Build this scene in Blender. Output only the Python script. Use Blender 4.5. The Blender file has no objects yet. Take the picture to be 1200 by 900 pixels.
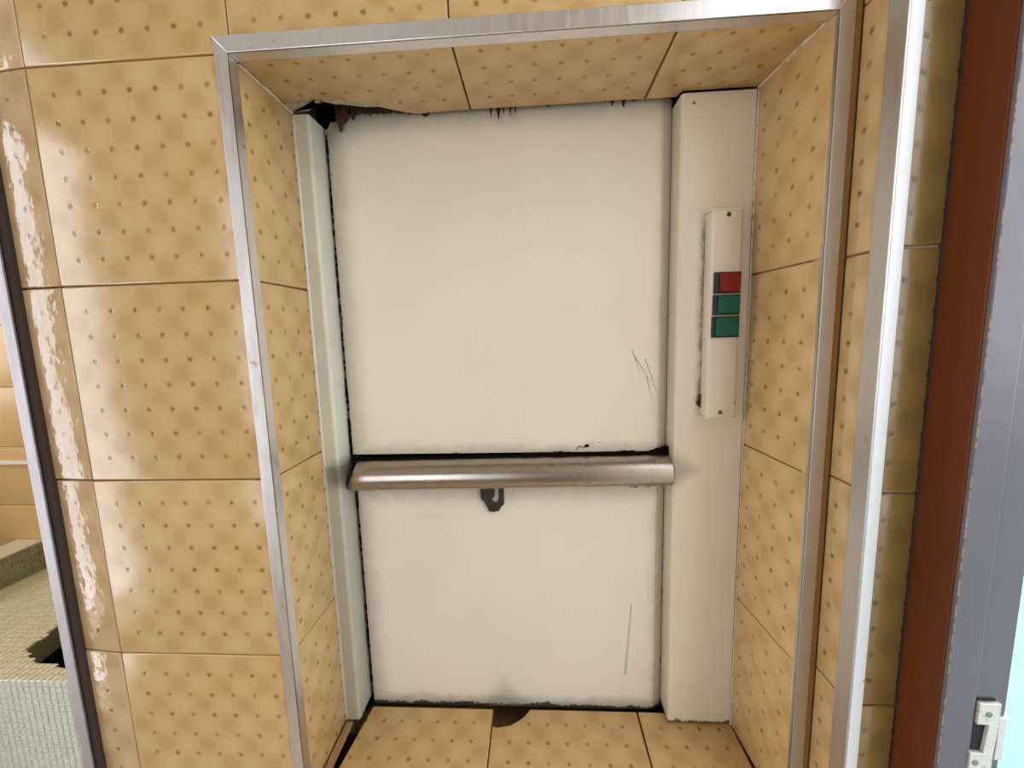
import bpy, bmesh, math, random
from mathutils import Vector, Matrix
random.seed(7)
S = bpy.context.scene
COL = S.collection

# ------------------------------------------------------------------ camera
cd = bpy.data.cameras.new('camera'); cam = bpy.data.objects.new('camera', cd); COL.objects.link(cam)
cd.sensor_fit = 'HORIZONTAL'; cd.sensor_width = 36.0; cd.lens = 478.8 / 1200 * 36; cd.clip_start = .01
rt = Vector((.998099, .054636, -.028516)); up = Vector((.021294, .128477, .991484)); bk = Vector((.057835, -.990206, .127069))
M = Matrix((rt, up, bk)).transposed().to_4x4(); M.translation = Vector((.46895, -.38932, -.25665))
cam.matrix_world = M
S.camera = cam

# ------------------------------------------------------------------ sky
W = bpy.data.worlds.new('sky'); S.world = W; W.use_nodes = True
bgn = W.node_tree.nodes['Background']
bgn.inputs[0].default_value = (.90, .93, 1.0, 1); bgn.inputs[1].default_value = 4.25

# daylight portals in the doorway and the windows (guide the sky's own light, add none)
def portal(name, loc, rot, sx, sy):
    l = bpy.data.lights.new(name, 'AREA'); l.shape = 'RECTANGLE'; l.size = sx; l.size_y = sy
    l.cycles.is_portal = True
    o = bpy.data.objects.new(name, l); COL.objects.link(o); o.location = loc; o.rotation_euler = rot
H = math.pi / 2
portal('doorway_daylight', (.845, -.5, -.675), (0, H, 0), 2.15, .84)                # faces -X
portal('left_window_daylight', (-1.22, -.48, -.465), (0, -H, 0), 1.97, .8)         # faces +X
portal('rear_fill_portal', (-.425, -2.22, -.3), (H, 0, 0), .95, 1.6)         # faces +Y, in the added rear window
portal('tank_room_fill_portal', (-2.02, .35, .1), (0, -H, 0), 1.1, .8)  # in the added tank room window
# unseen warm point light added to brighten the tank room
ll = bpy.data.lights.new('tank_room_fill', 'POINT'); ll.energy = 9; ll.color = (1, .85, .62); ll.shadow_soft_size = .12
lo = bpy.data.objects.new('tank_room_fill', ll); COL.objects.link(lo); lo.location = (-1.1, .35, .6)

S.view_settings.view_transform = 'Standard'; S.view_settings.look = 'None'
S.view_settings.exposure = 0.0; S.view_settings.gamma = 1; S.view_settings.use_curve_mapping = False
S.cycles.max_bounces = 10; S.cycles.diffuse_bounces = 6

# ------------------------------------------------------------------ node maths
class V:
    def __init__(s, nt, k): s.nt = nt; s.k = k
    def op(s, o, *a, clamp=False):
        n = s.nt.nodes.new('ShaderNodeMath'); n.operation = o; n.use_clamp = clamp
        for i, x in enumerate((s,) + a):
            if isinstance(x, V): s.nt.links.new(x.k, n.inputs[i])
            else: n.inputs[i].default_value = x
        return V(s.nt, n.outputs[0])
    def __add__(s, b): return s.op('ADD', b)
    def __sub__(s, b): return s.op('SUBTRACT', b)
    def __mul__(s, b): return s.op('MULTIPLY', b)
    def mx(s, b): return s.op('MAXIMUM', b)
    def mn(s, b): return s.op('MINIMUM', b)
    def absv(s): return s.op('ABSOLUTE')
    def neg(s): return s.op('MULTIPLY', -1.0)
    def gt(s, b): return s.op('GREATER_THAN', b)
    def near(s):                                                   # distance to the nearest whole number
        return ((s + .5).op('FRACT') - .5).absv()
    def step(s, a, b):                                             # smooth 0..1 as s goes a -> b
        n = s.nt.nodes.new('ShaderNodeMapRange'); n.interpolation_type = 'SMOOTHSTEP'
        s.nt.links.new(s.k, n.inputs['Value']); n.inputs['From Min'].default_value = a; n.inputs['From Max'].default_value = b
        if a > b:
            n.inputs['From Min'].default_value = b; n.inputs['From Max'].default_value = a
            n.inputs['To Min'].default_value = 1; n.inputs['To Max'].default_value = 0
        return V(s.nt, n.outputs[0])

class Mat:
    def __init__(s, name, col, rough=.5, metal=0.0, coat=0.0):
        s.m = bpy.data.materials.new(name); s.m.use_nodes = True; s.nt = s.m.node_tree
        s.b = s.nt.nodes['Principled BSDF']
        s.b.inputs['Base Color'].default_value = (*col, 1); s.b.inputs['Roughness'].default_value = rough
        s.b.inputs['Metallic'].default_value = metal; s.b.inputs['Coat Weight'].default_value = coat
        s.b.inputs['Coat Roughness'].default_value = .08
        tc = s.nt.nodes.new('ShaderNodeTexCoord'); s.co = tc.outputs['Object']
        sp = s.nt.nodes.new('ShaderNodeSeparateXYZ'); s.nt.links.new(s.co, sp.inputs[0])
        s.x, s.y, s.z = (V(s.nt, sp.outputs[i]) for i in range(3))
        s.col = None; s.c0 = col
    def rand(s):
        n = s.nt.nodes.new('ShaderNodeObjectInfo'); return V(s.nt, n.outputs['Random'])
    def noise(s, scale, detail=3, rough=.55, stretch=(1, 1, 1), w=None):
        mp = s.nt.nodes.new('ShaderNodeMapping'); s.nt.links.new(s.co, mp.inputs[0]); mp.inputs['Scale'].default_value = stretch
        n = s.nt.nodes.new('ShaderNodeTexNoise'); n.noise_dimensions = '4D' if w else '3D'
        s.nt.links.new(mp.outputs[0], n.inputs['Vector']); n.inputs['Scale'].default_value = scale
        n.inputs['Detail'].default_value = detail; n.inputs['Roughness'].default_value = rough
        if w: s.nt.links.new((w * 37.0).k, n.inputs['W'])
        return V(s.nt, n.outputs[0])
    def tint(s, fac, col):                                          # mix the colour so far towards col
        n = s.nt.nodes.new('ShaderNodeMix'); n.data_type = 'RGBA'
        if s.col is None: n.inputs[6].default_value = (*s.c0, 1)
        else: s.nt.links.new(s.col, n.inputs[6])
        n.inputs[7].default_value = (*col, 1); s.nt.links.new(fac.k, n.inputs[0])
        s.col = n.outputs[2]; s.nt.links.new(s.col, s.b.inputs['Base Color']); return s
    def rough(s, v): s.nt.links.new(v.k, s.b.inputs['Roughness']); return s
    def bump(s, h, dist=.001, strength=1.0):
        n = s.nt.nodes.new('ShaderNodeBump'); n.inputs['Distance'].default_value = dist; n.inputs['Strength'].default_value = strength
        s.nt.links.new(h.k, n.inputs['Height']); s.nt.links.new(n.outputs[0], s.b.inputs['Normal']); return s

def tile_material(name, base, dark, light, wave, gloss=.14, dotc=(.16, .085, .03)):
    m = Mat(name, base, .16, 0, 0)
    r = m.rand()
    u = m.x * 40.0; v = m.y * 40.0
    # soft checker of darker rounded squares
    def wv(a): return (a * math.pi).op('SINE')
    ck = (wv(u) * wv(v))
    n1 = m.noise(60, 3, .6, w=r); n2 = m.noise(14, 2, .5, w=r)
    m.tint((ck + (n1 - .5) * 1.7).step(.0, .9) * .42, dark)
    m.tint((ck.neg() + (n1 - .5) * 1.7).step(.0, 1.0) * .36, light)
    m.tint(n2.step(.5, .75) * .25, light)
    m.tint(r * .22, dark)
    # small square dots at each crossing, none on the border
    wn = m.nt.nodes.new('ShaderNodeTexWhiteNoise'); wn.noise_dimensions = '3D'
    cb = m.nt.nodes.new('ShaderNodeCombineXYZ')
    m.nt.links.new((u.op('ROUND')).k, cb.inputs[0]); m.nt.links.new((v.op('ROUND')).k, cb.inputs[1]); m.nt.links.new((r * 91.0).k, cb.inputs[2])
    m.nt.links.new(cb.outputs[0], wn.inputs['Vector']); rnd = V(m.nt, wn.outputs[0])
    du = u.near(); dv = v.near()
    d = du.mx(dv) * .6 + (du + dv) * .35 + (m.noise(420, 2, .5) - .5) * .10
    ins = (u.gt(.5) * (u * -1.0).gt(-7.5)) * (v.gt(.5) * (v * -1.0).gt(-7.5))
    dot = d.step(.135, .05) * ins
    m.tint(dot * (rnd * .45 + .45), dotc)
    m.tint(d.step(.24, .08) * ins * .14, dark)
    h = (m.noise(38, 2, .5, w=r) * wave + m.noise(150, 2, .5, stretch=(1, .55, 1), w=r) * (wave * .22)) - dot * .12
    m.bump(h, .0014, .8)
    m.rough(n1.step(.3, .8) * .08 + gloss)
    m.b.inputs['IOR'].default_value = 1.6
    return m.m

TAN = tile_material('glazed_tan_tile', (.56, .37, .16), (.41, .24, .085), (.65, .46, .23), .2)
TANW = tile_material('glazed_tan_tile_wavy', (.54, .37, .2), (.41, .25, .12), (.64, .46, .27), 1.5, .05)
TAN_SHADED = tile_material('shaded_tan_tile', (.27, .18, .06), (.19, .12, .035), (.33, .23, .085), .25, .2, (.06, .035, .012))  # tan tile again, with the side strip's shade put into darker colours
GROUT = Mat('brown_grout', (.34, .20, .085), .9)
GROUT.tint(GROUT.noise(90, 3).step(.45, .7) * .6, (.42, .28, .14)); GROUT = GROUT.m
def m_alu(name, base, rough, mark):
    m = Mat(name, base, rough, 1.0)
    n = m.noise(220, 3, .7, stretch=(1, 1, .12)); g = m.noise(70, 4, .7)
    m.tint(g.step(.66, .74) * mark, (.13, .1, .08)); m.tint(n.step(.35, .8) * .25, (.52, .5, .5))
    m.rough(n.step(.3, .8) * .14 + rough); m.bump(n, .0003, .3); return m.m
ALU = m_alu('brushed_aluminium', (.78, .77, .79), .30, .5)
ALU_R = m_alu('dull_grey_aluminium', (.60, .57, .55), .36, .3)
ALU_W = Mat('worn_lit_aluminium', (.86, .9, .92), .45, .35)
ALU_W.tint(ALU_W.noise(75, 4, .7).step(.64, .72) * .55, (.3, .3, .28)); ALU_W = ALU_W.m
CHROME = Mat('tarnished_chrome', (.44, .39, .34), .26, 1.0)
_n = CHROME.noise(26, 4, .6, stretch=(.25, 1, 1))
CHROME.tint(_n.step(.5, .72) * .5, (.30, .21, .145)); CHROME.tint(CHROME.x.step(-.196, -.212), (.11, .08, .05))
CHROME.rough(_n.step(.4, .8) * .16 + .27); CHROME = CHROME.m

def grime(m, edges, amp=.012, dark=(.035, .025, .016), soft=(.30, .27, .21), softw=.03, fine=260):
    """edges: (axis, position, sign, width); distance to each edge, broken up by noise, black at the edge and grey beyond."""
    n = m.noise(fine, 5, .75) - .5; nb = m.noise(35, 4, .65) - .5
    hard = None; sf = None
    for ax, pos, sg, w in edges:
        d = ((m.x, m.y, m.z)[ax] - pos) * sg
        h = (d - (nb * amp * 1.6 + n * amp)).step(w + .0012, w - .0006)
        f = (d + nb * .02).step(softw * (1 if w > 0 else .6), 0.0)
        hard = h if hard is None else hard.mx(h); sf = f if sf is None else sf.mx(f)
    m.tint(sf * .55, soft); m.tint(hard * .92, dark)
    return m
BLACK = Mat('black_grime_and_shade', (.009, .006, .004), .95); BLACK.bump(BLACK.noise(600, 3), .002); BLACK.b.inputs['Specular IOR Level'].default_value = 0; BLACK = BLACK.m
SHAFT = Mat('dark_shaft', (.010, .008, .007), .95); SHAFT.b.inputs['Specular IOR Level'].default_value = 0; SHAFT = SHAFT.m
PLASTER = Mat('grey_plaster', (.44, .38, .30), .9); PLASTER.tint(PLASTER.noise(160, 4, .7).step(.45, .65) * .7, (.25, .2, .15))
PLASTER.bump(PLASTER.noise(300, 4), .002); PLASTER = PLASTER.m
CAULK = Mat('white_caulk', (.62, .53, .40), .7); CAULK.tint(CAULK.noise(120, 3).step(.45, .7), (.42, .33, .21)); CAULK = CAULK.m
RUST = Mat('rust', (.09, .035, .018), .9); RUST.tint(RUST.noise(240, 4).step(.4, .65), (.03, .014, .01)); RUST.bump(RUST.noise(500, 3), .001); RUST = RUST.m

# ------------------------------------------------------------------ mesh helpers
class MB:
    def __init__(s): s.v = []; s.f = []
    def add(s, vs, fs):
        k = len(s.v); s.v += [tuple(a) for a in vs]; s.f += [tuple(i + k for i in f) for f in fs]; return s
    def box(s, x0, x1, y0, y1, z0, z1):
        return s.add([(x0, y0, z0), (x1, y0, z0), (x1, y1, z0), (x0, y1, z0), (x0, y0, z1), (x1, y0, z1), (x1, y1, z1), (x0, y1, z1)],
                     [(0, 3, 2, 1), (4, 5, 6, 7), (0, 1, 5, 4), (1, 2, 6, 5), (2, 3, 7, 6), (3, 0, 4, 7)])
    def prism(s, pts, a, b, ax='z'):
        """pts in the plane, extruded from a to b along ax; z: pts=(x,y), y: pts=(x,z), x: pts=(y,z)"""
        n = len(pts)
        f = {'z': lambda p, t: (p[0], p[1], t), 'y': lambda p, t: (p[0], t, p[1]), 'x': lambda p, t: (t, p[0], p[1])}[ax]
        vs = [f(p, a) for p in pts] + [f(p, b) for p in pts]
        return s.add(vs, [tuple(range(n))[::-1], tuple(range(n, 2 * n))] + [(i, (i + 1) % n, (i + 1) % n + n, i + n) for i in range(n)])
    def cyl(s, c, r, h, ax='y', n=20, dome=0.0):
        a = {'y': lambda p, q, t: (c[0] + p, c[1] + t, c[2] + q), 'z': lambda p, q, t: (c[0] + p, c[1] + q, c[2] + t), 'x': lambda p, q, t: (c[0] + t, c[1] + p, c[2] + q)}[ax]
        vs = []
        for rr, t in ((r, 0), (r, h * .7), (r * .8, h), ):
            vs += [a(rr * math.cos(2 * math.pi * i / n), rr * math.sin(2 * math.pi * i / n), t) for i in range(n)]
        fs = [tuple(range(n))[::-1], tuple(range(2 * n, 3 * n))]
        for k in range(2): fs += [(k * n + i, k * n + (i + 1) % n, (k + 1) * n + (i + 1) % n, (k + 1) * n + i) for i in range(n)]
        return s.add(vs, fs)
    def mesh(s, name, mat, org=(0, 0, 0)):
        me = bpy.data.meshes.new(name)
        me.from_pydata([(v[0] - org[0], v[1] - org[1], v[2] - org[2]) for v in s.v], [], s.f)
        bm = bmesh.new(); bm.from_mesh(me); bmesh.ops.recalc_face_normals(bm, faces=bm.faces); bm.to_mesh(me); bm.free()
        me.materials.append(mat); return me
    def build(s, name, mat, parent=None, org=(0, 0, 0), bevel=0, seg=2, smooth=False):
        """vertices are world coordinates; the object's origin is at org (the parent's, when parented)"""
        if parent is not None: org = tuple(parent['_org'])
        me = s.mesh(name, mat, org)
        o = bpy.data.objects.new(name, me); COL.objects.link(o)
        if parent is not None: o.parent = parent
        else: o.location = org
        o['_org'] = org
        if bevel:
            b = o.modifiers.new('bevel', 'BEVEL'); b.width = bevel; b.segments = seg; b.limit_method = 'ANGLE'; b.angle_limit = .6
        if smooth:
            for p in me.polygons: p.use_smooth = True
            if not bevel: me.set_sharp_from_angle(angle=.7)
            else: me.set_sharp_from_angle(angle=.9)
        return o

def empty(name, org, **kw):
    o = bpy.data.objects.new(name, None); COL.objects.link(o); o.location = org; o['_org'] = org; o.empty_display_size = .02
    for k, v in kw.items(): o[k] = v
    return o
def tag(o, label, cat, group=None):
    o['label'] = label; o['category'] = cat
    if group: o['group'] = group
    return o
def struct(o, label, cat=None):
    o['kind'] = 'structure'; o['label'] = label; o['category'] = cat or 'wall'; return o

# ------------------------------------------------------------------ tiles: slabs with a rounded rim, local xy plane, face at z = 0
T = .2; GAP = .0008; TH = .004
_tm = {}
def tile_mesh(pts, th=TH, mat=TAN):
    key = (tuple(round(c, 5) for p in pts for c in p), th, mat.name)
    if key in _tm: return _tm[key]
    n = len(pts); b = .0011
    def inset(d, pts=pts):
        out = []
        for i in range(n):
            p0, p1, p2 = Vector(pts[i - 1]), Vector(pts[i]), Vector(pts[(i + 1) % n])
            e1 = (p1 - p0).normalized(); e2 = (p2 - p1).normalized()
            n1 = Vector((-e1.y, e1.x)); n2 = Vector((-e2.y, e2.x)); bis = (n1 + n2); bis = bis / max(.35, bis.length_squared / 2) / 1.0
            q = p1 + bis * d; out.append(q)
        return out
    rings = [(0, -th), (0, -b), (b * .35, -b * .3), (b * 1.2, 0)]
    vs = []
    for d, z in rings: vs += [(q.x, q.y, z) for q in inset(d)]
    fs = [tuple(range(n))[::-1], tuple(range(3 * n, 4 * n))]
    for k in range(3): fs += [(k * n + i, k * n + (i + 1) % n, (k + 1) * n + (i + 1) % n, (k + 1) * n + i) for i in range(n)]
    me = bpy.data.meshes.new('tile'); me.from_pydata(vs, [], fs); me.materials.append(mat)
    for p in me.polygons: p.use_smooth = len(p.vertices) == 4
    me.set_sharp_from_angle(angle=1.0)
    _tm[key] = me; return me
def rect(u0, u1, v0, v1): return [(u0, v0), (u1, v0), (u1, v1), (u0, v1)]
FRONT = ((1, 0, 0), (0, 0, 1)); FACE_R = ((0, 1, 0), (0, 0, 1)); FACE_L = ((0, -1, 0), (0, 0, 1)); DOWN = ((1, 0, 0), (0, -1, 0)); UP = ((1, 0, 0), (0, 1, 0))
def tile(parent, org, axes, pts, mat=TAN, jit=.0012, th=TH, tilt=None):
    o = bpy.data.objects.new('tile', tile_mesh(pts, th, mat)); COL.objects.link(o)
    x = Vector(axes[0]).normalized(); y = Vector(axes[1]).normalized(); z = x.cross(y)
    m = Matrix((x, y, z)).transposed().to_4x4()
    j = Matrix.Rotation(random.uniform(-jit, jit), 4, 'X') @ Matrix.Rotation(random.uniform(-jit, jit), 4, 'Y')
    if tilt: j = j @ Matrix.Rotation(tilt, 4, 'Y')
    m = m @ j; m.translation = Vector(org) - Vector(parent['_org'])
    if tilt: m.translation += Vector((T, 0, 0)) - m.to_3x3() @ Vector((T, 0, 0))       # turned about its right edge
    o.parent = parent; o.matrix_local = m
    return o
def cut(a, b, lo, hi):                                             # tile span a..b limited to lo..hi, with a joint only at true tile borders
    return (max(a + GAP, lo), min(b - GAP, hi))

# ------------------------------------------------------------------ room shell
FLOOR_Z, CEIL_Z = -1.75, .95
CREAMW = Mat('cream_wall_paint', (.58, .50, .38), .7); CREAMW.tint(CREAMW.noise(6, 3).step(.4, .7) * .3, (.47, .4, .3)); CREAMW = CREAMW.m
BEIGE = Mat('beige_floor', (.52, .43, .31), .5)
BEIGE.tint((BEIGE.x * 3.0).near().mn((BEIGE.y * 3.0).near()).step(.016, .006), (.16, .12, .08)); BEIGE = BEIGE.m
WHITEC = Mat('white_ceiling_paint', (.7, .67, .6), .8); WHITEC.bump(WHITEC.noise(80, 3), .001); WHITEC = WHITEC.m
struct(MB().box(-2.2, .95, -2.35, 1.0, FLOOR_Z - .1, FLOOR_Z).build('floor', BEIGE), 'beige tiled floor of the landing', 'floor')
struct(MB().box(-2.2, .95, -2.35, 1.0, CEIL_Z, CEIL_Z + .1).build('ceiling', WHITEC), 'white painted ceiling above the landing', 'ceiling')

def holed(x0, x1, z0, z1, y0, y1, hx0, hx1, hz0, hz1, swap=False):
    m = MB()
    def bx(a, b, c, d):
        if b - a < 1e-4 or d - c < 1e-4: return
        if swap: m.box(y0, y1, a, b, c, d)
        else: m.box(a, b, y0, y1, c, d)
    bx(x0, hx0, z0, z1); bx(hx1, x1, z0, z1); bx(hx0, hx1, z0, hz0); bx(hx0, hx1, hz1, z1)
    return m
FRAMEW = Mat('white_window_frame', (.7, .7, .68), .4); FRAMEW.bump(FRAMEW.noise(60), .0005); FRAMEW = FRAMEW.m
# wall behind the viewer
struct(holed(-1.2, .79, FLOOR_Z, CEIL_Z, -2.35, -2.2, -.85, .0, -1.1, .5).build('wall_rear', Mat('tan_wall_paint', (.40, .30, .19), .6).m), 'tan painted wall behind the viewer')
struct(holed(-.85, .0, -1.1, .5, -2.3, -2.26, -.81, -.04, -1.06, .46).build('window_fill', FRAMEW), 'added white framed window in the unseen rear wall, for fill light', 'window')  # unseen window added to give the niche frontal fill light
# left wall with a tall window
struct(holed(-2.2, 0, FLOOR_Z, CEIL_Z, -1.35, -1.2, -.88, -.08, -1.45, .52, swap=True).build('wall_left', CREAMW), 'cream wall left of the landing with a tall window')
struct(holed(-.88, -.08, -1.45, .52, -1.3, -1.26, -.85, -.11, -1.41, .49, swap=True).build('window_1', FRAMEW), 'white framed window in the left wall', 'window')
# right wall around the doorway
struct(holed(-2.2, -.0405, FLOOR_Z, CEIL_Z, .7885, .833, -.95, -.081, FLOOR_Z, .40, swap=True).build('wall_right', CREAMW), 'cream wall around the doorway on the right')

YW = Mat('cyan_sky_standin', (.36, .62, .72), .9); YW.bump(YW.noise(20, 3), .004); YW = YW.m  # colour of bright sky, put on a wall
struct(MB().box(.8335, 1.14, -1.15, -.95, FLOOR_Z, CEIL_Z).build('wall_light_blocker', CREAMW), 'added cream pier beside the doorway, blocking sky light')  # unseen pier added to block sky light from the side tiles
# front wall core: round the niche, shaft behind it
core = MB()
core.prism([(-.047, .0095), (-.002, .0095), (-.002, .004), (.193, .004), (.193, .32), (-.047, .32)], FLOOR_Z, CEIL_Z)
core.prism([(.7297, .004), (.7485, .004), (.7485, -.0405), (.7885, -.0405), (.7885, .32), (.7215, .32), (.7215, .116)], FLOOR_Z, CEIL_Z)
core.box(.193, .7297, .004, .074, .006, CEIL_Z); core.box(.193, .7215, .074, .32, .14, CEIL_Z)
core.box(.193, .7215, .004, .086, FLOOR_Z, -.792); core.box(.193, .7215, .086, .32, FLOOR_Z, -.84)
wall = struct(core.build('wall_front', GROUT), 'tan glazed tile wall around the dumbwaiter niche')
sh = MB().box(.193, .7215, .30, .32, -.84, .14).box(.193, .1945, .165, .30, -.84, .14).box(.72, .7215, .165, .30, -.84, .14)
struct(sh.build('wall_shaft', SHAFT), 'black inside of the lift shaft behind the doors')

# front tiles, 20 cm grid, trimmed where they meet the niche frame and the wall's ends
cols = [(-.2, 0), (0, .2), (.2, .4), (.4, .6), (.6, .8)]
for r in range(-9, 5):
    z0, z1 = r * T, r * T + T
    for x0, x1 in cols:
        u0, u1 = cut(x0, x1, -.047, .7442)
        v0, v1 = cut(z0, z1, FLOOR_Z, CEIL_Z)
        if v1 <= v0: continue
        m = TANW if x0 < 0 else TAN
        parts = []
        inX = x0 >= 0                                              # does it meet the niche opening (.187 .. .7385, -.80 .. .004)?
        if not inX or z0 > -.0001 and False: parts = [(u0, u1, v0, v1)]
        elif z0 >= -.0001 and z0 < .01: parts = [(u0, u1, .006 if x1 > .19 and x0 >= .19 else v0, v1)]
        elif z0 >= .01 or z1 < -.80 + 1e-6 and z1 <= -.8: parts = [(u0, u1, v0, v1)]
        else:
            if x0 < .01: parts = [(u0, .190, v0, v1)]
            elif x1 > .75: parts = [(.7388, u1, v0, v1)]
            else: parts = []
        for a, b, c, d in parts:
            tile(wall, (x0, 0, z0), FRONT, rect(a - x0, b - x0, c - z0, d - z0), m, tilt=(math.radians(-5.0) if x0 < 0 else None),
                 jit=.0012 if x0 >= 0 else .003)

# left cheek of the niche
ckl = struct(empty('wall_niche_left', (.197, 0, -.784)), 'tan tiled left side of the niche')
for r in range(-4, 0):
    v0, v1 = cut(r * T, r * T + T, -.784, -.001)
    tile(ckl, (.197, -.028, r * T), FACE_R, rect(.033, .028 + .1, v0 - r * T, v1 - r * T))
# right cheek, slightly splayed
ckr = struct(empty('wall_niche_right', (.7257, 0, -.784)), 'tan tiled right side of the niche')
ax = Vector((.0075, -.11, 0)).normalized()
for r in range(-4, 0):
    v0, v1 = cut(r * T, r * T + T, -.784, -.001)
    o0 = Vector((.7257, 0, r * T)) - ax * .145
    tile(ckr, o0, (ax, (0, 0, 1)), rect(.145 - .112, .145 - .003, v0 - r * T, v1 - r * T))
# soffit, its left tile broken along the back
sof = struct(empty('ceiling_niche', (.46, 0, 0)), 'tan tiled top of the niche with a broken back edge', 'ceiling')
def down(pts, ox): return [(p[0] - ox, .195 - p[1]) for p in pts][::-1]
tile(sof, (.2, .195, 0), DOWN, down([(.1985, .004), (.3992, .004), (.3992, .1185), (.366, .1195), (.345, .1215), (.328, .1185), (.312, .110), (.300, .1025), (.286, .098), (.272, .090), (.258, .0845), (.245, .0825), (.226, .083), (.1985, .084)], .2), jit=0)
tile(sof, (.4, .195, 0), DOWN, down([(.4008, .004), (.5985, .004), (.5985, .119), (.57, .118), (.50, .1195), (.4008, .1185)], .4), jit=0)
tile(sof, (.6, .195, 0), DOWN, down([(.6005, .004), (.7245, .004), (.7185, .1075), (.6375, .1075), (.6345, .119), (.6005, .119)], .6), jit=0)
MB().prism([(.1985, .0835), (.262, .0835), (.256, .090), (.243, .087), (.236, .079), (.232, .089), (.217, .0985), (.1985, .0985)][::-1], -.0012, .006).build('mortar', PLASTER, sof, bevel=.0006)
MB().prism([(.255, .080), (.30, .0995), (.285, .099), (.27, .094), (.256, .089)], -.0006, .003).build('mortar', PLASTER, sof)
# sill, middle tile with a broken corner
sil = struct(empty('floor_niche', (.46, 0, -.784)), 'tan tiled sill of the niche with one broken corner', 'floor')
tile(sil, (.2, -.075, -.784), UP, [(x - .2, y + .075) for x, y in [(.2120, .0), (.3992, .0), (.3992, .1215), (.2265, .1215)]], jit=0, th=.006)
tile(sil, (.4, -.075, -.784), UP, [(x - .4, y + .075) for x, y in [(.4008, .0), (.5985, .0), (.5985, .1225), (.4510, .1225), (.4475, .1165), (.4407, .1085), (.4330, .1035), (.4250, .0985), (.4130, .0962), (.4075, .0945), (.4008, .0965)]], jit=0, th=.006)
tile(sil, (.6, -.075, -.784), UP, [(x - .6, y + .075) for x, y in [(.6008, .0), (.7195, .0), (.7185, .1225), (.6008, .1225)]], jit=0, th=.006)
MB().box(.1975, .2185, .002, .086, -.7915, -.7905).build('groove', BLACK, sil)
MB().box(.1975, .2065, .002, .099, -.7905, -.7852).build('mortar', GROUT, sil, bevel=.0008)
MB().box(.395, .460, .0862, .0875, -.84, -.7915).box(.395, .460, .0862, .1290, -.8398, -.8385).build('hollow_shade', BLACK, sil)  # shade inside the sill cavity painted as a black lining
# caulk beads in the upper corners
def bead(parent, a, b, r=.0016, mat=CAULK):
    a = Vector(a); b = Vector(b); n = 14; d = (b - a).normalized(); s1 = d.orthogonal().normalized(); s2 = d.cross(s1)
    vs = []; fs = []
    for i in range(n + 1):
        c = a.lerp(b, i / n); rr = r * random.uniform(.65, 1.25)
        vs += [c + (s1 * math.cos(k * math.pi / 3) + s2 * math.sin(k * math.pi / 3)) * rr for k in range(6)]
    for i in range(n): fs += [(i * 6 + k, i * 6 + (k + 1) % 6, i * 6 + 6 + (k + 1) % 6, i * 6 + 6 + k) for k in range(6)]
    fs += [(5, 4, 3, 2, 1, 0), tuple(n * 6 + k for k in range(6))]
    m = MB(); m.add(vs, fs); return m.build('caulk_bead', mat, parent, smooth=True)
bead(ckl, (.1975, .014, -.001), (.1972, .100, -.001), .0018)
bead(ckr, (.7247, .012, -.001), (.7178, .107, -.001), .0018)
bead(ckr, (.7180, .1065, -.002), (.7180, .1065, -.783), .0011)
bead(ckl, (.1972, .0990, -.004), (.1972, .0990, -.783), .0009)

# narrow return wall right of the niche and the strip of tiles beyond it
ret = struct(empty('wall_return', (.7445, 0, FLOOR_Z)), 'narrow tan tiled return right of the niche')
side = struct(empty('wall_side', (.77, -.0445, FLOOR_Z)), 'narrow strip of tiles coloured dark to carry shade beside the brown door casing')
for r in range(-9, 5):
    v0, v1 = cut(r * T, r * T + T, FLOOR_Z, CEIL_Z)
    if v1 <= v0: continue
    tile(ret, (.7445, .013, r * T), FACE_L, rect(.0145, .0572, v0 - r * T, v1 - r * T))
    tile(side, (.6105, -.0445, r * T), FRONT, rect(.1452, .1745, v0 - r * T, v1 - r * T), TAN_SHADED)
MB().box(.7390, .7440, -.0006, .0, FLOOR_Z, CEIL_Z).build('grout', Mat('orange_brown_grout', (.30, .15, .045), .8).m, ret)

MB().box(.7557, .7848, -.0412, -.0406, FLOOR_Z, CEIL_Z).build('grout', CAULK, side)
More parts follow.
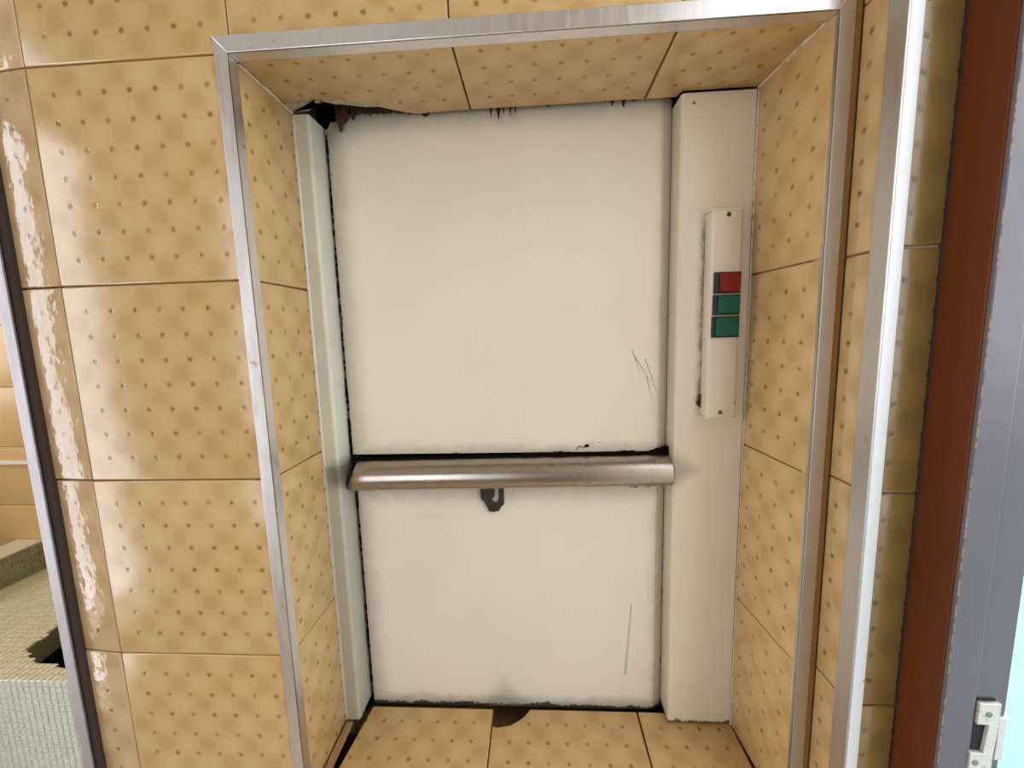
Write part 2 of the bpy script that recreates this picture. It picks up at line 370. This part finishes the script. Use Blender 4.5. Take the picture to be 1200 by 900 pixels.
# ------------------------------------------------------------------ aluminium angle trims
def mitre_frame():
    """niche frame: three angle profiles with mitred ends; each a trim of its own"""
    zb = -.80
    xo, xi, XI, XO, zi, zo = .1852, .1985, .7262, .7385, -.001, .0135
    y0, y1, t = -.0022, .0115, .0014
    def run(name, quad_o, quad_i, mat, ret_dir, label, skew=0.0):
        # front leg: quad_o (outer a, outer b), quad_i (inner a, inner b); return leg goes back from the inner edge, t thick towards the wall
        m = MB()
        (a, b), (c, d) = quad_o, quad_i
        vs = [(a[0], y0 + skew, a[1]), (b[0], y0 + skew, b[1]), (d[0], y0, d[1]), (c[0], y0, c[1])]
        vs += [(x, 0.0001, z) for x, _, z in vs]
        m.add(vs, [(0, 1, 2, 3), (7, 6, 5, 4), (0, 4, 5, 1), (1, 5, 6, 2), (2, 6, 7, 3), (3, 7, 4, 0)])
        e = [(c[0], c[1]), (d[0], d[1])]; k = [(p[0] + ret_dir[0] * t, p[1] + ret_dir[1] * t) for p in e]
        # thin return leg
        vs = [(e[0][0], y0 + .0005, e[0][1]), (e[1][0], y0 + .0005, e[1][1]), (e[1][0], y1, e[1][1]), (e[0][0], y1, e[0][1])]
        vs += [(k[0][0], y0 + .0005, k[0][1]), (k[1][0], y0 + .0005, k[1][1]), (k[1][0], y1, k[1][1]), (k[0][0], y1, k[0][1])]
        m.add(vs, [(0, 1, 2, 3), (7, 6, 5, 4), (0, 4, 5, 1), (1, 5, 6, 2), (2, 6, 7, 3), (3, 7, 4, 0)])
        return struct(m.build(name, mat, org=(c[0], 0, min(c[1], d[1])), bevel=.0005), label, 'trim')
    run('trim_1', ((xo, zo), (xo, zb)), ((xi, zi), (xi, zb)), ALU, (-1, 0), 'bright aluminium angle trim on the left edge of the niche', .0015)
    run('trim_2', ((xo, zo), (XO, zo)), ((xi, zi), (XI, zi)), ALU, (0, 1), 'aluminium angle trim across the top of the niche')
    run('trim_3', ((XO, zo), (XO, zb)), ((XI, zi), (XI, zb)), ALU_R, (1, 0), 'dull grey aluminium angle trim on the right edge of the niche')
mitre_frame()
# trim on the outer corner right of the niche
t4 = struct(empty('trim_4', (.75, -.045, FLOOR_Z)), 'worn aluminium corner trim, brightness painted on its front leg, between the return and the dark tile strip', 'trim')
MB().prism([(.7424, -.0305), (.7445, -.0305), (.7448, -.0440), (.7450, -.0471), (.7432, -.0472)], FLOOR_Z, CEIL_Z).build('side_leg', ALU_R, t4, bevel=.0003)
MB().prism([(.7451, -.0471), (.7451, -.0445), (.7552, -.0445), (.7556, -.0462)], FLOOR_Z, CEIL_Z).build('front_leg', ALU_W, t4, bevel=.0004)  # bright reflection put into the front leg's white colour
# trim at the wall's left end with its dirty gap
m = MB().prism([(-.0655, -.003), (-.0540, -.003), (-.0540, -.0008), (-.0640, -.0008), (-.0640, .03), (-.0655, .03)], FLOOR_Z, CEIL_Z)
struct(m.build('trim_5', m_alu('lilac_aluminium', (.52, .485, .51), .5, .3), org=(-.06, 0, FLOOR_Z), bevel=.0004), 'aluminium corner trim at the left end of the tiled wall', 'trim')
j = [(-.064, .0005), (-.064, .32), (-.0472, .32), (-.0472, .0005)]
gp = MB().prism(j, FLOOR_Z, CEIL_Z)
for k in range(0):                                               # crumbs of adhesive along the gap
    z = random.uniform(-.8, .1); w = random.uniform(.001, .003)
    gp.box(-.0482 - random.uniform(0, .0015) - w, -.0473, .0001, .0006, z, z + random.uniform(.002, .008))
struct(gp.build('trim_6', Mat('dark_adhesive', (.05, .03, .02), .95).m), 'dark gap of old adhesive beside the left corner trim', 'trim')

# ------------------------------------------------------------------ dumbwaiter frame
JP = Mat('grey_white_gloss_paint', (.68, .66, .55), .32)
JP.tint(JP.noise(20, 3).step(.4, .7) * .3, (.5, .48, .41)); JP.tint(JP.noise(300, 3, .7).step(.72, .76) * .8, (.12, .08, .05))
grime(JP, [(2, -.426 + .784, 1, -.5)], softw=.012)
_s = (JP.z - (.784 - .432)).absv(); _e = (JP.x - (.2165 - .46)).absv()
JP.tint(_s.step(.028, .004) * _e.step(.03, .003) * .8, (.1, .08, .06)); JP.bump(JP.noise(40, 3), .0008, .5); JP = JP.m
JP2 = Mat('warm_cream_gloss_paint', (.70, .62, .49), .28)
JP2.tint(JP2.noise(16, 3).step(.4, .7) * .25, (.58, .5, .41))
# scuffs along the post's left edge, rubbed marks around the control box and grime at its foot
_n = JP2.noise(95, 4, .7, stretch=(1, 1, .3))
_e = (JP2.x - (.638 - .46)).absv()
JP2.tint((_e - (_n - .66) * .02).step(.0012, .0002) * .7, (.22, .16, .11))
_b = (JP2.z - (.784 - .246)).absv(); _l = (JP2.x - (.6667 - .46)).absv()
JP2.tint(_b.step(.122, .09) * (_l - (_n - .55) * .02).step(.007, .001) * .7, (.11, .08, .06))
JP2.tint((JP2.z - (JP2.noise(90, 4, .7) - .4) * .018).step(.0035, .0005) * .9, (.05, .035, .025))
_s = (JP2.z - (.784 - .432)).absv(); JP2.tint((_s + _e * .8).step(.034, .008) * .5, (.16, .13, .1))
JP2.bump(JP2.noise(22, 3), .0016, .6); JP2 = JP2.m
fr = tag(empty('dumbwaiter_frame', (.46, .12, -.784)), 'cream painted steel frame of the dumbwaiter with a wide right post', 'frame')
MB().prism([(.1972, .1000), (.2135, .1000), (.2152, .1010), (.2165, .1030), (.2165, .165), (.1972, .165)], -.784, -.003).build('left_jamb', JP, fr, bevel=.0006)
MB().prism([(.1976, .0995), (.1985, .0985), (.1995, .0995), (.1995, .1000), (.1976, .1000)], -.78, -.01).build('paint_ridge', JP, fr)
MB().prism([(.6365, .165), (.6365, .1120), (.6372, .1092), (.6395, .1078), (.7172, .1078), (.7172, .165)], -.7835, -.0015).build('right_post', JP2, fr, bevel=.0006)
MB().cyl((.6500, .1076, -.0125), .0017, -.0006).build('screw', Mat('rusty_dot', (.2, .14, .1), .7).m, fr)

# ------------------------------------------------------------------ dumbwaiter doors
def door_paint(name, edges, base):
    m = Mat(name, base, .42)
    m.tint(m.noise(7, 3, .5).step(.4, .7) * .35, (.66, .60, .49))
    m.tint(m.noise(5, 2, .5, stretch=(3, 1, .4)).step(.5, .7) * .25, (.72, .67, .58))
    m.tint(m.noise(170, 2, .5).step(.80, .84) * .7, (.2, .16, .12))
    grime(m, edges); m.bump(m.noise(55, 4), .0008, .35); return m
# upper leaf, origin x .43, z -.4215
UX, UZ = .43, -.4140
p = door_paint('cream_door_paint', [(2, .0075 - UZ, -1, .0002), (0, .2195 - UX, 1, .0006), (2, 0, 1, -.002), (0, .6395 - UX, -1, .0008)], (.76, .68, .55))
# deep grey smudge spreading from the broken upper left corner
_d = ((p.x - (.22 - UX)).absv() * .9 + (p.z - (.0 - UZ)).absv() * 1.3) + (p.noise(30, 4, .6) - .5) * .03
p.tint(_d.step(.075, .0) * .75, (.22, .21, .17)); UP_P = p.m
ud = tag(empty('dumbwaiter_door', (UX, .13, UZ)), 'upper cream sliding leaf of the dumbwaiter door, grimy along its edges', 'door', None)
def leaf(x0, xa, x1, z0, z1, y, notch, name, mat, parent):
    m = MB(); yb = y + .020
    secs = [(x0, y + .004), (x0 + .0025, y + .0006), (x0 + .006, y), (xa - .003, y), (xa + .001, y + .0008), (x1 - .003, y + .0062), (x1, y + .009)]
    # rows of z, the upper left corner rusted away along a ragged line
    xs = [s[0] for s in secs]
    plan = secs + [(x1, yb), (x0, yb)]
    if not notch: m.prism(plan, z0, z1)
    else:
        m.prism(plan, z0, -.012)
        xr = .2560
        m.prism([(xr, y)] + secs[3:] + [(x1, yb), (xr, yb)], -.012, z1)
        m.prism([(x0, -.012), (xr, -.012), (xr, .012), (.2545, .0135), (.2515, .009), (.2485, .0015), (.2465, .0005), (.243, -.004), (.2395, .002), (.2365, .003), (.231, .0008), (.227, .0015), (.2235, -.0055), (x0, -.0075)], y + .0001, yb, 'y')
    return m.build(name, mat, parent, bevel=0)
leaf(.2195, .6215, .6362, UZ, .022, .13, True, 'door_leaf', UP_P, ud)
# lower leaf
LX, LZ = .43, -.79
p = door_paint('cream_lower_door_paint', [(2, .0055, 1, -.0012), (0, .2205 - LX, 1, .0004), (2, -.461 - LZ, -1, .0002), (0, .6375 - LX, -1, .0008)], (.76, .69, .565))
_d = ((p.x - (.41 - LX)).absv() * .9 + (p.z - (-.462 - LZ)).absv()) + (p.noise(60, 3) - .5) * .02
p.tint(_d.step(.05, .012) * .5, (.42, .38, .29))
_d = (((p.x - (.415 - LX)).absv()) + (p.z - .0).absv() * .8) + (p.noise(60, 3) - .5) * .02
p.tint(_d.step(.05, .012) * .4, (.2, .17, .12)); LO_P = p.m
ld = tag(empty('dumbwaiter_door', (LX, .133, LZ)), 'lower cream sliding leaf of the dumbwaiter door with a chrome rail on top', 'door', None)
leaf(.2210, .6225, .6362, LZ, -.4250, .1325, False, 'door_leaf', LO_P, ld)
# chrome rail: a half round bar the width of the doors, dented at its left end
m = MB(); n = 18; X0, X1 = .2190, .6362; N = 40
key = [(.1322, -.4153), (.1200, -.4185), (.1120, -.4228), (.1065, -.4290), (.1042, -.4360), (.1045, -.4430), (.1068, -.4495), (.1110, -.4532), (.1180, -.4552), (.1322, -.4560)]
def cr(p0, p1, p2, p3, t): return tuple(.5 * (2 * b + (c - a) * t + (2 * a - 5 * b + 4 * c - d) * t * t + (3 * b - a - 3 * c + d) * t ** 3) for a, b, c, d in zip(p0, p1, p2, p3))
prof = []
for i in range(len(key) - 1):
    for q in (0, .5): prof.append(cr(key[max(i - 1, 0)], key[i], key[i + 1], key[min(i + 2, len(key) - 1)], q))
prof.append(key[-1]); n = len(prof) - 1
vs = []
for k in range(N + 1):
    t = k / N; x = X0 + (X1 - X0) * t
    sag = .0005 * math.sin(7 * t)
    pinch = max(0, 1 - (x - X0) / .012)
    for y, z in prof:
        vs.append((x + (.010 * pinch * (z + .4537) / .0284 if pinch else 0), y + (sag if y < .13 else 0) + .004 * pinch, z - .0045 * (1 - t)))
Q = n + 1
fs = [(k * Q + i, (k + 1) * Q + i, (k + 1) * Q + i + 1, k * Q + i + 1) for k in range(N) for i in range(n)]
fs += [tuple(range(Q)), tuple(N * Q + i for i in range(Q))[::-1]] + [(k * Q, k * Q + n, (k + 1) * Q + n, (k + 1) * Q) for k in range(N)]
m.add(vs, fs)
rail = m.build('rail', CHROME, ld, smooth=True); rail['label'] = 'tarnished half round chrome rail'
# black caked grime along the top of the rail
def jagged(x0, x1, base, prof, dx=.0022):
    pts = []; x = x0
    while x < x1: pts.append((x, prof(x) + random.uniform(-.0006, .0010))); x += dx * random.uniform(.6, 1.4)
    pts.append((x1, prof(x1))); return [(x0, base)] + pts + [(x1, base)]
def gp(x):
    z = -.4143 - .0045 * (.6362 - x) / .4172
    for c, w, h in ((.50, .016, .0030), (.462, .022, .0014), (.628, .016, .0050), (.634, .006, .004), (.585, .018, .002), (.232, .01, .0012), (.555, .008, .001)):
        z += h * max(0, 1 - abs(x - c) / w) ** .6
    return z
g = MB().prism(jagged(.2200, .6360, -.4215, gp)[::-1], .1255, .1298, 'y')
g = g.build('grime', BLACK, ld, bevel=.0004); g['kind'] = 'stuff'
# speckles just above the rail
g = MB()
for x, z, w in ((.5215, -.4085, .0012), (.5245, -.4065, .0018), (.528, -.4075, .0012), (.5335, -.4060, .0035), (.531, -.4075, .0018), (.520, -.411, .001), (.5500, -.402, .001)):
    g.prism([(x + w * math.cos(a) * random.uniform(.7, 1.2), z + w * .6 * math.sin(a) * random.uniform(.7, 1.2)) for a in (0, .8, 1.7, 2.5, 3.3, 4.2, 5.2)], .1293, .1303, 'y')
g = g.build('grime_speck', BLACK, ud); g['kind'] = 'stuff'
# caked grime down the left edge of both leaves, and along the top under the soffit
def ragged_v(x, z0, z1, dens, y, parent, side=1):
    m = MB(); z = z0
    while z < z1:
        h = random.uniform(.002, .010)
        if random.random() < dens:
            w = random.uniform(.0012, .0050) * (1.7 if dens > .6 else .8)
            m.prism([(x, z), (x + side * w * .6, z + h * .1), (x + side * w, z + h * .35), (x + side * w * .7, z + h * .7), (x + side * w * .25, z + h), (x, z + h)], y - .0006, y + .004, 'y')
        z += h * .8
    o = m.build('grime', BLACK, parent); o['kind'] = 'stuff'
ragged_v(.2190, -.418, -.33, .85, .1315, ud); ragged_v(.2190, -.33, -.02, .35, .1325, ud); ragged_v(.2205, -.78, -.47, .25, .1345, ld)
m = MB()
for x, w, d in ((.345, .010, .0035), (.423, .002, .010), (.432, .004, .012), (.438, .002, .006), (.446, .002, .009), (.452, .0015, .007), (.578, .004, .006), (.565, .003, .004)):
    z = .0012
    z = .004
    m.prism([(x - w * .8, z + .003), (x - w * .4, z - d * .4), (x - w * .05, z - d), (x + w * .2, z - d * .6), (x + w * .8, z + .003)], .1292, .1304, 'y')
o = m.build('grime_drip', RUST, ud); o['kind'] = 'stuff'
m = MB()
for a, b in (((.5902, -.2835), (.6000, -.3130)), ((.606, -.2945), (.6236, -.3434)), ((.592, -.290), (.6213, -.3358)), ((.6085, -.318), (.6150, -.345))):
    d = Vector((b[0] - a[0], b[1] - a[1])).normalized(); nx, nz = -d.y * .0004, d.x * .0004
    m.prism([(a[0] - nx, a[1] - nz), (b[0], b[1]), (a[0] + nx, a[1] + nz)], .1296, .1301, 'y')
o = m.build('scratch', Mat('grey_scratch', (.25, .21, .17), .8).m, ud); o['kind'] = 'stuff'
m = MB().prism([(.5920, -.627), (.5935, -.630), (.5868, -.735), (.5835, -.735)], .1321, .1326, 'y')
m.build('smear', Mat('grey_smear', (.50, .47, .40), .6).m, ld)
# dark lock keeper hanging under the rail
KB = Mat('blackened_steel', (.035, .026, .020), .55, .4); KB.tint(KB.noise(300, 3).step(.5, .7), (.07, .05, .035)); KB = KB.m
k0, k1 = .1290, .1320
m = MB()
m.prism([(.3945, -.448), (.4100, -.448), (.4112, -.455), (.4115, -.468), (.4105, -.4745), (.4070, -.4765), (.4092, -.4815), (.4120, -.4835), (.4120, -.4945), (.4035, -.4945), (.4000, -.4860), (.3962, -.4790), (.3930, -.4765), (.3925, -.4600)][::-1], k0 - .0018, k1, 'y')
m.prism([(.4168, -.448), (.4236, -.448), (.4232, -.4850), (.4190, -.4890), (.4165, -.4945), (.4120, -.4945), (.4120, -.4835), (.4158, -.4805), (.4168, -.4740)][::-1], k0, k1, 'y')
kp = m.build('lock_keeper', KB, ld, bevel=.0005); kp['label'] = 'black steel lock keeper under the rail'
MB().box(.3960, .4080, .1318, .1326, -.474, -.456).build('keeper_foot', KB, ld)

# rusty bracket seen through the broken corner of the soffit
m = MB()
m.prism([(.2365, .055), (.2500, .055), (.2525, .012), (.2515, .0035), (.2475, .000), (.2440, -.0055), (.2425, -.0115), (.2402, -.0120), (.2385, -.0050), (.2365, .004)][::-1], .1240, .1275, 'y')
m.prism([(.2575, .055), (.2500, .055), (.2505, .020), (.2545, .016), (.2548, .0030), (.2572, .0005), (.2592, .0035), (.2600, .020)][::-1], .1262, .1285, 'y')
m.box(.236, .2620, .1240, .2000, .045, .060)
tag(m.build('rusty_bracket', RUST, org=(.245, .126, .05), bevel=.0005), 'rusty steel bracket hanging in the broken upper left corner of the niche', 'bracket')

# ------------------------------------------------------------------ control box on the right post
CP = Mat('cream_control_box_paint', (.66, .585, .47), .3); CP.bump(CP.noise(60, 3), .0005, .4)
CP.tint(CP.noise(260, 3, .7).step(.7, .75) * .5, (.2, .14, .1)); CP = CP.m
cb = tag(empty('control_box', (.6826, .1078, -.3635)), 'narrow cream control box with one red and two green buttons on the right post', 'control panel')
MB().prism([(.6665, .1078), (.6665, .0925), (.6678, .0908), (.6694, .0900), (.6972, .0900), (.6984, .0907), (.6990, .0920), (.6990, .1078)], -.3625, -.1315).build('cover', CP, cb, smooth=True)
for z0, z1 in ((-.1318, -.1300), (-.3640, -.3622)):
    MB().prism([(.6640, .1078), (.6645, .0925), (.6680, .0890), (.6985, .0890), (.7000, .0910), (.7000, .1078)], z0, z1).build('end_plate', CP, cb, bevel=.0004)
BEZ = Mat('black_plastic', (.012, .008, .014), .5); BEZ.bump(BEZ.noise(300), .0003); BEZ = BEZ.m
def lens(name, col):
    m = Mat(name, col, .38, 0, 0); m.b.inputs['Specular IOR Level'].default_value = .22; m.tint(m.noise(200, 3).step(.5, .7) * .4, tuple(c * .7 for c in col)); m.bump(m.noise(90, 2), .0006); return m.m
RED = lens('red_button_plastic', (.20, .010, .005)); GRN = lens('green_button_plastic', (.003, .095, .050))
for z0, z1, mt, lb, dx in ((-.2212, -.1978, RED, 'red push button', .0012), (-.2450, -.2226, GRN, 'green push button', .0004), (-.2700, -.2464, GRN, 'green push button', -.0006)):
    x0, x1 = .6690 + dx * .6, .6984
    b = empty('button', tuple(cb['_org'])); b.parent = cb; b.location = (0, 0, 0); b['label'] = lb
    MB().box(x0, x1, .0868, .0904, z0, z1).build('bezel', BEZ, b, bevel=.0005)
    MB().prism([(x0 + .0040 + dx, z0 + .0020), (x1 - .0012, z0 + .0020), (x1 - .0012, z1 - .0015), (x0 + .0040 + dx, z1 - .0015)], .0840, .0870, 'y').build('button_cap', mt, b, bevel=.0009, seg=3)
BRS = Mat('dark_screw', (.06, .035, .02), .5, .5).m; BR2 = Mat('brown_screw', (.16, .105, .07), .55, .4).m
for x, z, mt in ((.6838, -.1362, BRS), (.6822, -.3565, BR2)):
    s = MB().cyl((x, .0899, z), .0024, -.0008).build('screw', mt, cb, smooth=True)
# dark rusted lugs sticking out behind the cover
m = MB().prism([(.6665, -.337), (.6630, -.3385), (.6632, -.3435), (.6610, -.3475), (.6625, -.3505), (.6665, -.3545)], .1055, .1078, 'y')
m.build('mounting_lug', RUST, cb, bevel=.0004)
m = MB().prism([(.6990, -.3440), (.7035, -.3440), (.7060, -.3480), (.7050, -.3510), (.7020, -.3530), (.6990, -.3530)], .1040, .1078, 'y')
m.build('mounting_lug', RUST, cb, bevel=.0004)

# ------------------------------------------------------------------ doorway on the right: brown casing, grey jamb, strike plate
BW = Mat('brown_gloss_paint', (.13, .03, .004), .45)
BW.b.inputs['Specular IOR Level'].default_value = .25
BW.tint(BW.noise(9, 3, .5, stretch=(1, 1, .3)).step(.4, .7) * .5, (.08, .022, .005))
BW.tint((BW.y.absv()).step(.006, .0) * .6, (.05, .02, .008)); BW.bump(BW.noise(30, 3), .001, .5); BW = BW.m  # crevice shade painted dark along the casing's inner edge
cs = MB().box(.7850, .7885, -.0805, -.0446, FLOOR_Z, .41).build('trim_7', BW, org=(.785, -.0446, FLOOR_Z), bevel=.001)
struct(cs, 'dark reddish brown door casing on the right', 'trim')
GJ = Mat('grey_gloss_paint', (.115, .10, .115), .33)
GJ.tint(GJ.noise(8, 3).step(.4, .7) * .4, (.15, .135, .15)); GJ.tint(GJ.noise(260, 4, .7).step(.72, .76) * .6, (.5, .45, .4)); GJ.bump(GJ.noise(30, 3), .0012, .5); GJ = GJ.m
dj = struct(empty('door_1', (.79, -.081, FLOOR_Z)), 'grey painted door jamb with a strike plate at the right', 'door')
m = MB().box(.7860, .8090, -.0835, -.0405, FLOOR_Z, .40); m.box(.8092, .8340, -.0815, -.0405, FLOOR_Z, .40)
m.build('jamb', GJ, dj, bevel=.0007)
c = MB(); z = FLOOR_Z + .6                                          # rough edge of chipped cream paint where jamb meets casing
while z < .1:
    h = random.uniform(.003, .012)
    if random.random() < .65: q = random.uniform(.0002, .0009); c.prism([(.7856, z), (.7862 + q, z + h * .2), (.7861 + q * .4, z + h * .55), (.7862 + q * .9, z + h * .8), (.7856, z + h)], -.0839, -.0831, 'y')
    z += h * random.uniform(.9, 1.8)
o = c.build('paint_chip', Mat('cream_chipped_paint', (.26, .19, .14), .8).m, dj); o['kind'] = 'stuff'
SP = Mat('white_painted_steel', (.62, .62, .55), .35, .2); SP.tint(SP.noise(200, 4).step(.55, .7) * .6, (.4, .36, .3)); SP = SP.m
HOLE = Mat('black_hole', (.012, .018, .022), .9).m
m = MB()
ya, yb = -.0848, -.0818
m.box(.8110, .8270, ya, yb, -.5745, -.5560); m.box(.8085, .8255, ya, yb, -.622, -.6000); m.prism([(.8198, -.5745), (.8270, -.5745), (.8256, -.6000), (.8178, -.6000)], ya, yb, 'y')
m.prism([(.8270, -.0848), (.8330, -.0842), (.8365, -.0815), (.8385, -.0765), (.8375, -.0755), (.8345, -.0800), (.8320, -.0818), (.8270, -.0818)], -.606, -.569)
sp = m.build('strike_plate', SP, dj, bevel=.0004)
for x, z in ((.8184, -.5652), (.8128, -.6085)):
    MB().cyl((x, ya, z), .0024, -.0006).build('screw', Mat('steel_screw', (.25, .26, .28), .4, .8).m, sp, smooth=True)
MB().box(.8100, .8200, -.0820, -.08155, -.6000, -.5745).build('latch_hole', HOLE, sp)
MB().box(.8110, .8240, -.0830, -.0817, -.5548, -.5535).build('slot', HOLE, dj)
# head of the doorway
MB().box(.7885, .834, -.95, -.0405, .40, .41).build('door_head', GJ, dj)
# added wall, its cyan colour stands in for the bright sky outside
struct(MB().box(1.9, 2.0, -1.6, 2.4, FLOOR_Z, -.5).build('wall_sky_standin', YW), 'added cyan wall standing in for the bright sky outside the doorway')
struct(MB().box(.95, 6, -6, 6, FLOOR_Z - .15, FLOOR_Z - .05).build('floor_outside', Mat('pale_paving', (.4, .4, .38), .9).m), 'pale paving outside the doorway', 'floor')

# ------------------------------------------------------------------ tank room seen past the wall's left end
YT = Mat('yellow_cream_tile', (.72, .50, .24), .3)
_c = (YT.x * 55.0).near().mn((YT.z * 55.0).near()); YT.tint(_c.step(.12, .03) * .25, (.6, .38, .15)); YT = YT.m
GY = Mat('pale_brown_grout', (.45, .30, .14), .8).m
wb = struct(MB().box(-2.0, -.047, .904, 1.0, FLOOR_Z, CEIL_Z).build('wall_back', GY), 'pale yellow tiled wall behind the mosaic tank')
ZR = [-1.75, -1.66, -1.45, -1.24, -1.03, -.8189, -.606, -.396, -.186, .024, .234, .444, .654, .864, .95]
for i in range(len(ZR) - 1):
    for k in range(5):
        x0 = -1.99 + k * .4
        o = bpy.data.objects.new('tile', tile_mesh([(0, .001), (.398, .001), (.398, round(ZR[i + 1] - ZR[i], 4) - .001), (0, round(ZR[i + 1] - ZR[i], 4) - .001)], TH, YT)); COL.objects.link(o)
        if x0 + .398 > .05: bpy.data.objects.remove(o); continue
        o.parent = wb; mm = Matrix(((1, 0, 0), (0, 0, -1), (0, 1, 0))).to_4x4(); mm.translation = Vector((x0, .90, ZR[i])); o.matrix_local = mm
struct(MB().box(-1.98, -.10, .892, .8995, -.6670, -.6560).build('trim_8', Mat('white_strip', (.85, .85, .82), .4).m), 'thin white strip along the yellow tiled wall', 'trim')
struct(holed(-.0, 1.0, FLOOR_Z, CEIL_Z, -2.15, -2.0, .0, .75, -.45, .65, swap=True).box(-2.0, -1.2, -.06, .0, FLOOR_Z, CEIL_Z).build('wall_tank_room', CREAMW), 'cream end wall of the tank room with a window added for daylight')  # window opening added out of view to light the tank room
struct(MB().box(-.047, .193, .32, 1.0, FLOOR_Z, CEIL_Z).build('wall_partition', CREAMW), 'cream partition at the right of the tank room')

MO = Mat('pale_green_mosaic', (.72, .70, .52), .25)
MO.tint(MO.noise(25, 2, .5).step(.4, .65) * .5, (.62, .62, .45)); MO.tint(MO.noise(70, 2, .5).step(.5, .7) * .4, (.8, .76, .6)); MO.bump(MO.noise(120, 2), .002); MO = MO.m
MG = Mat('pale_blue_green_mosaic', (.74, .78, .70), .25); MG.tint(MG.noise(70, 2, .5).step(.45, .65) * .5, (.74, .77, .72)); MG.bump(MG.noise(120, 2), .002); MG = MG.m
MD = Mat('dark_green_mosaic', (.24, .25, .15), .35); MD.tint(MD.noise(40, 2, .5).step(.4, .65) * .6, (.33, .34, .22)); MD = MD.m
MB_G = Mat('pale_mosaic_grout', (.55, .53, .38), .9).m
tk = tag(empty('mosaic_tank', (-.75, .6, FLOOR_Z)), 'pale green mosaic tiled tank with a hole in its deck, left of the wall', 'tank')
DZ = -1.05
hole = [(-.872, .490), (-.700, .452), (-.56, .45), (-.56, .62), (-.895, .62)]
def inside(x, y, poly):
    c = False; n = len(poly)
    for i in range(n):
        (xa, ya_), (xb, yb_) = poly[i], poly[i - 1]
        if (ya_ > y) != (yb_ > y) and x < (xb - xa) * (y - ya_) / (yb_ - ya_) + xa: c = not c
    return c
# deck slab with the hole left open: front strip, back strip, sides
dk = MB()
hx = [(-.885, .505), (-.805, .4700), (-.690, .4555), (-.56, .4480), (-.56, .600), (-.895, .615)]
hx = [(-.882, .517), (-.862, .500), (-.804, .4765), (-.690, .4600), (-.600, .4500), (-.600, .610), (-.902, .611)]
fo = [(-1.3, .4255), (-.05, .4255)]
o_l = [(-1.3, .4255), (-1.3, .90)]
dk.prism([(-1.3, .4255), (-.05, .4255), (-.05, .4500), (-.600, .4500), (-.690, .4600), (-.804, .4765), (-.862, .500), (-.882, .517), (-1.3, .517)], DZ - .06, DZ - .003)
dk.prism([(-1.3, .517), (-.882, .517), (-.902, .611), (-1.3, .611)], DZ - .06, DZ - .003)
dk.box(-1.3, -.05, .611, .898, DZ - .06, DZ - .003); dk.box(-.600, -.05, .45, .611, DZ - .06, DZ - .003)
dk.box(-1.3, -.05, .4255, .898, FLOOR_Z, DZ - .16); dk.box(-1.3, -.05, .4255, .445, DZ - .16, DZ - .06)
dk.box(-1.3, -1.25, .445, .898, DZ - .16, DZ - .06); dk.box(-.10, -.05, .445, .898, DZ - .16, DZ - .06)
dk.build('base', MB_G, tk)
def mosaic(name, mat, fn, nu, nv, pu, pv, ok=lambda u, v: True):
    m = MB(); g = .0009
    for i in range(nu):
        for j in range(nv):
            u0, u1, v0, v1 = i * pu + g, (i + 1) * pu - g, j * pv + g, (j + 1) * pv - g
            if not ok((u0 + u1) / 2, (v0 + v1) / 2): continue
            h = random.uniform(-.0004, .0004); b = .0012
            lo = [fn(a, c_, -.003) for a, c_ in ((u0, v0), (u1, v0), (u1, v1), (u0, v1))]
            hi = [fn(a, c_, h + random.uniform(-.0003, .0003)) for a, c_ in ((u0 + b, v0 + b), (u1 - b, v0 + b), (u1 - b, v1 - b), (u0 + b, v1 - b))]
            m.add(lo + hi, [(4, 5, 6, 7), (0, 1, 5, 4), (1, 2, 6, 5), (2, 3, 7, 6), (3, 0, 4, 7)])
    o = m.build(name, mat, tk); o['kind'] = 'stuff'; return o
PT = .0165
mosaic('deck_mosaic', MO, lambda u, v, h: (-1.3 + u, .4255 + v, DZ + h), 50, 28, PT, PT, lambda u, v: not inside(-1.3 + u, .4255 + v, hx))
mosaic('front_mosaic', MG, lambda u, v, h: (-1.3 + u, .4225 - h, DZ - v), 50, 40, PT, PT)
# raised rim along the left of the deck
MB().box(-1.40, -1.303, .30, .89, FLOOR_Z, -.9525).build('rim', MB_G, tk)
mosaic('rim_side_mosaic', MD, lambda u, v, h: (-1.3 + h, .31 + u, DZ + .0005 + v), 24, 4, .0245, .0244)
MB().box(-1.402, -1.2985, .30, .898, -.9525, -.9465).build('rim_cap', Mat('pale_rim_tile', (.62, .57, .42), .4).m, tk, bevel=.001)
# inner walls of the hole
m = MB()
for i in range(len(hx) - 1):
    a, b = Vector(hx[i]), Vector(hx[i + 1]); 
m.prism([(-.882, .517), (-.902, .611), (-.910, .611), (-.890, .517)], DZ - .06, DZ)
m.box(-.905, -.600, .609, .617, DZ - .06, DZ)
m.build('hole_side', Mat('olive_cut_edge', (.22, .2, .11), .7).m, tk)
MB().box(-1.24, -.11, .45, .89, DZ - .159, DZ - .150).build('hole_bottom', Mat('dark_olive_bottom', (.05, .042, .02), .9).m, tk)  # plain dark olive floor of the hole

for o in bpy.data.objects:
    if '_org' in o: del o['_org']
